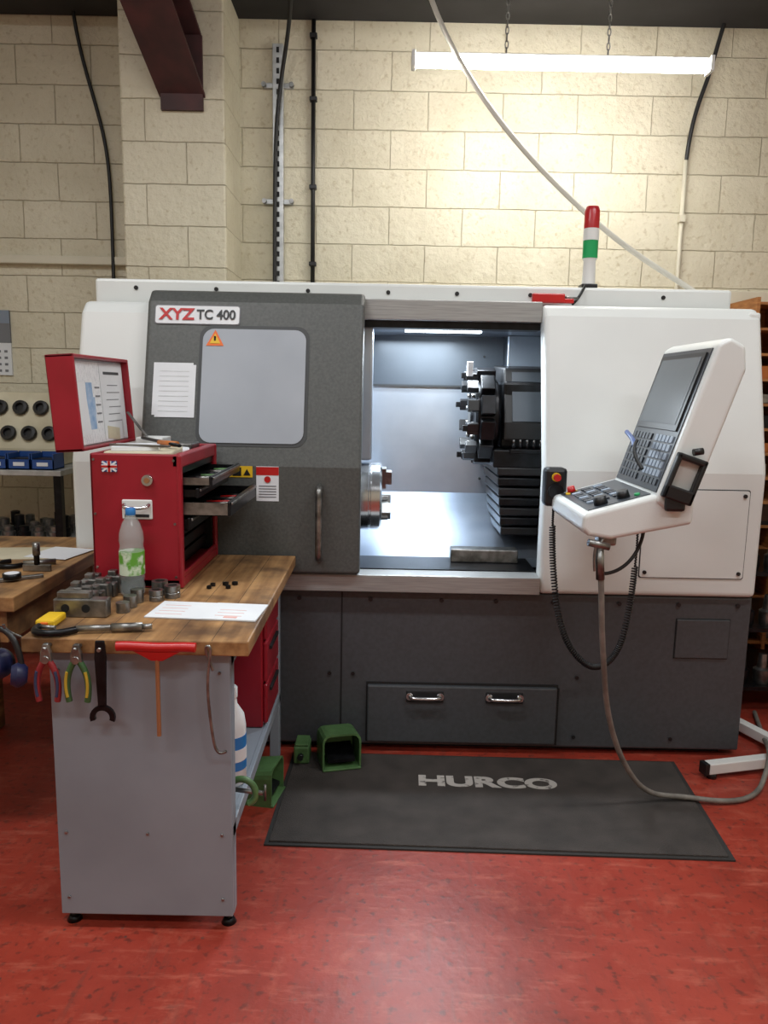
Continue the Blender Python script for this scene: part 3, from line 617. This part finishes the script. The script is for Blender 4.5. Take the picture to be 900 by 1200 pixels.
for k in range(5): lb('lid_text_%d'%k,px+.002,px+.003,Y0+.215,Y0+.258,1.42+k*.03,1.426+k*.03,'ink',0)
lb('lid_title',px+.002,px+.003,Y0+.31,Y0+.47,1.590,1.600,'black',0)
for k in range(6): lb('lid_cert_%d'%k,px+.002,px+.003,Y0+.32+.01*(k%3),Y0+.46-.015*(k%2),1.42+k*.026,1.423+k*.026,'ink',0)
lb('lid_card',px+.002,px+.004,Y0+.30,Y0+.42,1.355,1.40,'cream',0,-6)
beam_between('lid_strut',(-.985,2.95,1.45),(-.86,2.9,1.31),.012,.004,'metal',g)
g=group('chest_top_clutter',(-.82,2.7,1.285))
box('tray',-.94,-.72,2.53,2.78,1.286,1.335,'cream',g,.006,rot=('Z',6)); box('paper_stack',-.93,-.78,2.55,2.74,1.336,1.348,'paper',g,rot=('Z',14))
beam_between('file',(-.93,2.60,1.352),(-.72,2.56,1.352),.02,.006,'metal',g); cyl('scriber',(-.90,2.85,1.36),(-.70,2.62,1.35),.006,'blackm',g); cyl('handle',(-.80,2.72,1.352),(-.72,2.66,1.352),.010,'rust',g)
box('oil_stone',-.80,-.72,2.86,2.98,1.286,1.34,'metal',g,.004); box('parts_tin',-.93,-.83,2.86,2.98,1.286,1.36,'lampw',g,.004)
cyl('tape_roll',(-.75,2.80,1.286),(-.75,2.80,1.33),.035,'paper',g)

# bottle
g=group('plastic_drink_bottle',(-.81,2.42,.88))
b0=(-.808,2.415,.881)
lathe('bottle',b0,[(.030,0),(.038,.008),(.039,.03),(.036,.045),(.039,.06),(.039,.15),(.036,.165),(.039,.18),(.037,.205),(.028,.235),(.016,.255),(.014,.268)],'pet',g)
lathe('label',(b0[0],b0[1],b0[2]+.07),[(.0398,0),(.0398,.075)],'label',g); lathe('cap',(b0[0],b0[1],b0[2]+.262),[(.015,0),(.016,.004),(.016,.018),(.013,.022)],'cap',g)
lathe('swarf_fill',(b0[0],b0[1],b0[2]+.004),[(.028,0),(.034,.01),(.034,.05),(.02,.055)],'blackm',g)

# booklet
g=group('open_booklet',(-.52,2.24,.88))
R=Matrix.Rotation(math.radians(-4),3,'Z'); cv=Vector((-.52,2.24,.881))
def bk(name,x0,x1,y0,y1,z0,z1,mat):
    vs=[R@Vector((x,y,z))+cv for x in(x0,x1) for y in(y0,y1) for z in(z0,z1)]
    mesh(name,vs,BF,mat,g)
bk('page_l',-.17,0,-.085,.085,0,.003,'paper'); bk('page_r',.001,.16,-.085,.085,0,.004,'paper')
for i in range(4): bk('print_%d'%i,-.15,-.07,-.05+i*.03,-.047+i*.03,.003,.0034,'pink')
for i in range(3): bk('print_r%d'%i,.03,.11,-.05+i*.03,-.047+i*.03,.004,.0044,'pink')
bk('picture',.06,.10,-.07,-.055,.004,.0046,'pink')

for i,(x,y,r,h) in enumerate(((-.725,2.43,.026,.045),(-.675,2.395,.025,.04),(-.715,2.355,.022,.035))):
    g=group('steel_collar',(x,y,.88))
    lathe('ring',(x,y,.8805),[(r*.6,0),(r,0),(r,h*.4),(r*.93,h*.45),(r,h*.5),(r,h),(r*.6,h),(r*.6,h*.2)],'metal',g)
g=group('loose_nuts',(-.58,2.52,.88))
for i in range(5):
    x=-.60+random.random()*.10;y=2.50+random.random()*.08; cyl('nut_%d'%i,(x,y,.881),(x,y,.891),.008+random.random()*.004,'blackm',g,seg=6,smooth=False)
# machine vice jaws pile
g=group('vice_jaw_blocks',(-.9,2.33,.88))
for r in range(5):
    for c in range(2):
        x=-.962+c*.055+r*.001; y=2.22+r*.052; h=.045+.012*((r+c)%2)
        box('jaw_%d_%d'%(r,c),x,x+.05,y,y+.036,.881,.881+h,'metal',g,.004)
        box('jaw_step_%d_%d'%(r,c),x+.008,x+.034,y+.004,y+.032,.881+h,.881+h+.016,'metal',g,.003)
        cyl('jaw_bore_%d_%d'%(r,c),(x+.025,y-.001,.905),(x+.025,y+.002,.905),.009,'shadowgap',g)
box('long_jaw',-.955,-.80,2.155,2.195,.881,.935,'metal',g,.004); box('long_jaw_step',-.945,-.85,2.16,2.19,.935,.955,'metal',g,.003)
for k in range(2): cyl('long_bore_%d'%k,(-.92+k*.06,2.153,.908),(-.92+k*.06,2.157,.908),.012,'shadowgap',g)
for k in range(3): lathe('soft_jaw_ring_%d'%k,(-.775+.004*k,2.22+.055*k,.881),[(.012,0),(.020,0),(.020,.03+.006*k),(.012,.03+.006*k)],'metal',g,seg=20)
g=group('yellow_plastic_case',(-.94,2.10,.88)); box('case',-.962,-.91,2.05,2.14,.881,.903,'yellow',g,.006); box('case_clip',-.945,-.925,2.045,2.052,.885,.898,'orange',g,.002)
# micrometer at near edge
g=group('bench_micrometer',(-.78,2.0,.88))
cyl('sleeve',(-.83,2.01,.894),(-.72,2.03,.894),.009,'metal',g); cyl('thimble',(-.74,2.026,.894),(-.66,2.04,.894),.012,'metal',g); cyl('ratchet',(-.66,2.04,.894),(-.635,2.044,.894),.008,'metal',g)
tube('frame',[(-.83,2.01,.892),(-.86,1.975,.892),(-.91,1.965,.892),(-.945,1.99,.892),(-.94,2.03,.892)],.010,'blackm',g); cyl('anvil',(-.94,2.025,.894),(-.89,2.015,.894),.006,'metal',g)

# hanging tools (hooks on bench edge)
def plier(name,x,mat,mat2,open_=.02):
    g=group(name,(x,1.945,.80))
    cyl('peg',(x,1.97,.862),(x,1.925,.862),.005,'metal',g)
    prism('jaw_head','Y',[(x-.014,.85),(x-.006,.875),(x+.006,.875),(x+.014,.85),(x+.016,.825),(x-.016,.825)],1.935,1.95,'metal',g,.003)
    cyl('pivot',(x,1.93,.832),(x,1.955,.832),.010,'metal',g)
    for s in(-1,1):
        tube('handle_%s'%('l' if s<0 else 'r'),[(x+s*.004,1.942,.83),(x+s*(.02+open_*.5),1.942,.80),(x+s*(.022+open_),1.942,.765),(x+s*(.012+open_),1.942,.715)],.0085,mat,g)
        tube('inlay_%s'%('l' if s<0 else 'r'),[(x+s*(.018+open_*.5),1.934,.80),(x+s*(.021+open_),1.934,.765),(x+s*(.013+open_),1.934,.73)],.004,mat2,g)
plier('combination_pliers',-.885,'dred','dblue',.012); plier('side_cutters',-.805,'dgreen','dyel',.012)
g=group('c_spanner',(-.742,1.945,.75))
cyl('peg',(-.742,1.97,.862),(-.742,1.93,.862),.005,'metal',g)
prism('shank','Y',[(-.754,.885),(-.730,.885),(-.726,.84),(-.731,.70),(-.753,.70),(-.758,.84)],1.938,1.947,'blackm',g,.003)
arc=[]
for k in range(13):
    a=math.radians(160+k*220/12); arc.append((-.742+.034*math.cos(a),.672+.034*math.sin(a)))
for k in range(12,-1,-1):
    a=math.radians(160+k*220/12); arc.append((-.742+.020*math.cos(a),.672+.02*math.sin(a)))
arc=[(x,2*.672-z) for x,z in arc]
prism('open_jaw','Y',arc,1.938,1.947,'blackm',g)
g=group('t_handle_hex_key',(-.59,1.94,.75))
tube('handle_bar',[(-.695,1.935,.873),(-.66,1.935,.876),(-.59,1.935,.868),(-.52,1.935,.876),(-.488,1.935,.873)],.013,'redpl',g)
mesh('handle_web',[(-.66,1.93,.865),(-.52,1.93,.865),(-.575,1.93,.835),(-.605,1.93,.835),(-.66,1.942,.865),(-.52,1.942,.865),(-.575,1.942,.835),(-.605,1.942,.835)],[(0,1,2,3),(4,5,6,7),(0,1,5,4),(1,2,6,5),(2,3,7,6),(3,0,4,7)],'redpl',g,.004)
cyl('shaft',(-.59,1.936,.84),(-.59,1.936,.625),.006,'brass',g,seg=6,smooth=False); box('hook',-.60,-.58,1.94,1.972,.84,.86,'metal',g)
g=group('bent_wire_hook',(-.46,1.95,.7))
tube('wire',[(-.45,1.965,.80),(-.47,1.96,.86),(-.465,1.955,.873),(-.45,1.955,.87),(-.46,1.955,.82),(-.465,1.955,.74),(-.452,1.955,.62),(-.445,1.955,.575),(-.43,1.955,.565),(-.415,1.955,.575)],.004,'metal',g)

# ear defenders
g=group('ear_defenders',(-1.0,1.98,.80))
tube('headband',[(-1.06,1.98,.80),(-1.07,1.975,.87),(-1.03,1.965,.915),(-.98,1.955,.90),(-.955,1.95,.84),(-.955,1.95,.79)],.008,'black',g)
for i,(x,y,z) in enumerate(((-1.035,1.985,.80),(-.96,1.945,.785))):
    if i==0: lathe('cup_%d'%i,(x,y,z),[(.03,-.02),(.04,-.01),(.042,.01),(.036,.03),(.02,.036)],'navy',g,axis=(-.3,-1,.1)); lathe('cushion_%d'%i,(x,y+.015,z),[(.03,-.01),(.040,0),(.03,.012)],'black',g,axis=(0,1,0))
    else: lathe('cup_%d'%i,(x,y,z),[(.02,-.02),(.03,-.01),(.034,.005),(.025,.02)],'navy',g,axis=(-1,-.4,.1)); 
tube('hook',[(-.963,1.99,.87),(-.98,1.975,.885),(-1.0,1.96,.90),(-1.0,1.955,.92)],.004,'metal',g)

# ------------------------------------------------------------ foot pedals
def pedal(x,y,s,rot,z=0):
    g=group('foot_pedal',(x,y,z)); Rm=Matrix.Rotation(math.radians(rot),3,'Z')
    def T(v): q=Rm@(Vector(v)*s); return (q.x+x,q.y+y,q.z+z)
    W=.085;H=.17
    prof=[(-W,0),(-W,H*.75)]+[(-W+.03-.03*math.cos(math.radians(a)),H*.75+.035*math.sin(math.radians(a))) for a in(30,60,90)]+[(W-.03+.03*math.sin(math.radians(a)),H*.75+.035*math.cos(math.radians(a))) for a in(0,30,60)]+[(W,H*.75),(W,0)]
    t=.008
    pin=[(px*(W-t)/W,pz-(t if pz>H*.7 else 0)) for px,pz in prof]
    n=len(prof); vs=[];fs=[]
    for Y_ in(-.10,.06):
        k=1 if Y_<0 else .85
        vs+=[T((a,Y_,b*k)) for a,b in prof]+[T((a,Y_,b*k)) for a,b in pin]
    for i in range(n-1):
        fs+=[(i,i+1,2*n+i+1,2*n+i),(n+i,n+i+1,3*n+i+1,3*n+i),(i,i+1,n+i+1,n+i),(2*n+i,2*n+i+1,3*n+i+1,3*n+i)]
    fs+=[(0,n,3*n,2*n),(n-1,2*n-1,4*n-1,3*n-1)]
    mesh('guard',vs,fs,'green',g)
    def bx(name,x0,x1,y0,y1,z0,z1,mat,bev=.004): mesh(name,[T((a,b,c)) for a in(x0,x1) for b in(y0,y1) for c in(z0,z1)],BF,mat,g,bev)
    bx('sole',-.085,.085,-.11,.08,0,.010,'green'); bx('back_block',-.075,.075,.02,.08,.010,.11,'green',.008)
    mesh('treadle',[T(v) for v in((-.06,-.09,.03),(.06,-.09,.03),(.06,.02,.06),(-.06,.02,.06),(-.06,-.09,.045),(.06,-.09,.045),(.06,.02,.075),(-.06,.02,.075))],[(0,1,2,3),(4,5,6,7),(0,1,5,4),(1,2,6,5),(2,3,7,6),(3,0,4,7)],'blackm',g)
    return g
pedal(-.175,3.03,.94,14,.013)
g=group('pedal_junction_box',(-.33,3.04,.013))
box('housing',-.355,-.29,2.98,3.08,.013,.088,'green',g,.008); box('lid',-.35,-.295,2.985,3.075,.088,.098,'green',g,.004); cyl('gland',(-.325,2.98,.05),(-.325,2.96,.05),.012,'black',g)
pedal(-.475,2.75,.9,80)

# ------------------------------------------------------------ white stand foot
g=group('white_stand_base',(1.7,3.1,0))
beam_between('foot_bar',(1.345,2.955,.045),(2.0,3.12,.045),.045,.045,'lampw',g,.004)
beam_between('cross_bar',(1.66,3.42,.045),(1.79,3.09,.045),.045,.045,'lampw',g,.004)
box('end_cap',1.325,1.345,2.93,2.975,.02,.07,'black',g,.003,rot=('Z',14))
for i,(x,y) in enumerate(((1.37,2.96),(1.95,3.10),(1.67,3.40))): cyl('pad_%d'%i,(x,y,0),(x,y,.025),.02,'black',g)
box('post',1.95,1.99,3.09,3.13,.06,1.1,'lampw',g,.004); box('post_top',1.85,2.09,3.0,3.22,1.1,1.13,'lampw',g,.004)

# ------------------------------------------------------------ background left shelving
g=group('tool_storage_shelf',(-2.1,4.35,0))
for i,(x,y) in enumerate(((-2.55,4.12),(-1.79,4.12),(-2.55,4.60),(-1.79,4.60))): box('upright_%d'%i,x,x+.04,y,y+.04,0,1.06,'blackm',g)
for i,z in enumerate((.25,.66,1.06)): box('shelf_%d'%i,-2.56,-1.74,4.10,4.66,z,z+.03,'galv',g,.003)
for r in range(3):
    for c in range(9):
        x=-2.5+c*.085; y=4.18+r*.13
        lathe('collet_%d_%d'%(r,c),(x,y,.691),[(.03,0),(.034,.01),(.034,.05),(.026,.055),(.026,.08+.02*((r*c)%3)),(.012,.085+.02*((r*c)%3))],'metal' if (r+c)%3 else 'blackm',g,seg=16)
for r in range(2):
    for c in range(7): 
        x=-2.46+c*.11; y=4.22+r*.2; lathe('holder_%d_%d'%(r,c),(x,y,.281),[(.04,0),(.045,.02),(.045,.09),(.03,.10),(.03,.16)],'metal' if c%2 else 'blackm',g,seg=16)
g=group('tool_holder_rack',(-2.1,4.5,1.09))
prism('sloped_board','X',[(4.30,1.19),(4.42,1.50),(4.60,1.50),(4.60,1.092),(4.30,1.092)],-2.55,-1.84,'cream',g,.005)
for r in range(2):
    for c in range(6):
        x=-2.46+c*.115+r*.05; z=1.27+r*.14; y=4.30+(z-1.19)*.387
        if x>-1.86: continue
        lathe('holder_%d_%d'%(r,c),(x,y,z),[(.038,0),(.044,.012),(.040,.028),(.024,.03),(.022,.01)],'black',g,axis=(0,-.93,.36),seg=20)
def bins(x,y,z,k):
    g=group('blue_parts_bin',(x,y,z)); w=.12
    box('base',x,x+w,y,y+.14,z,z+.006,'blue',g); box('back',x,x+w,y+.134,y+.14,z,z+.09,'blue',g)
    box('side_a',x,x+.005,y,y+.14,z,z+.085,'blue',g); box('side_b',x+w-.005,x+w,y,y+.14,z,z+.085,'blue',g); box('front',x,x+w,y,y+.006,z,z+.055,'blue',g); box('tag',x+.03,x+.09,y-.002,y,z+.02,z+.04,'paper',g)
    box('parts',x+.01,x+w-.01,y+.01,y+.13,z+.007,z+.06,'blackm',g)
for k in range(6): bins(-2.54+k*.127,4.12,1.091,k)
g=group('wall_calendar',(-2.4,4.93,1.9))
box('sheet',-2.68,-2.37,4.935,4.948,1.60,1.80,'paper',g); box('photo',-2.68,-2.37,4.933,4.948,1.80,2.0,'ink',g); box('photo_sky',-2.68,-2.37,4.931,4.934,1.92,2.0,'key',g)
for i in range(4):
    for j in range(7): box('date_%d_%d'%(i,j),-2.665+j*.042,-2.645+j*.042,4.933,4.936,1.62+i*.04,1.635+i*.04,'ink',g)

# right background
g=group('pigeonhole_cabinet',(2.5,4.7,1))
for i,x in enumerate((2.12,2.34,2.56,2.78,3.0)): box('upright_%d'%i,x,x+.02,4.55,4.90,0,2.12,'orwood',g)
for i in range(15): box('shelf_%d'%i,2.14,3.0,4.56,4.90,.05+i*.145,.065+i*.145,'orwood',g)
box('back_board',2.12,3.02,4.90,4.93,0,2.12,'orwood',g)
for i in range(12):
    for j in range(3): box('stock_%d_%d'%(i,j),2.16+j*.22,2.30+j*.22,4.62,4.85,.065+i*.145,.12+i*.145+.02*((i+j)%2),('blackm','metal','rust')[(i+j)%3],g,.004)
g=group('tooling_trolley',(2.2,3.9,0))
for i,(x,y) in enumerate(((1.74,3.62),(2.5,3.62),(1.74,4.15),(2.5,4.15))):
    box('post_%d'%i,x,x+.03,y,y+.03,.08,.98,'blackm',g); cyl('caster_%d'%i,(x,y+.015,.04),(x+.03,y+.015,.04),.04,'black',g)
for i,z in enumerate((.12,.42,.70,.95)): box('tray_%d'%i,1.73,2.54,3.61,4.19,z,z+.02,'blackm',g)
for z,k in ((.44,0),(.14,1),(.72,2)):
    for c in range(7): lathe('arbor_%d_%d'%(k,c),(1.80+c*.105,3.68,z),[(.035,0),(.04,.02),(.04,.07),(.025,.08),(.02,.15)],'metal' if c%2 else 'blackm',g,seg=14)

# ------------------------------------------------------------ world + camera
w=bpy.data.worlds.new('room_world'); scene.world=w; w.use_nodes=True
w.node_tree.nodes['Background'].inputs[0].default_value=(.8,.85,.9,1); w.node_tree.nodes['Background'].inputs[1].default_value=.3
cam=bpy.data.cameras.new('camera'); co=bpy.data.objects.new('camera',cam); scene.collection.objects.link(co)
cam.sensor_fit='VERTICAL'; cam.sensor_height=24; cam.lens=18; cam.clip_start=.05
Mx=Matrix.Rotation(math.radians(81),4,'X')@Matrix.Rotation(math.radians(1.1),4,'Z')
co.matrix_world=Matrix.Translation((0,0,1.55))@Mx
scene.camera=co
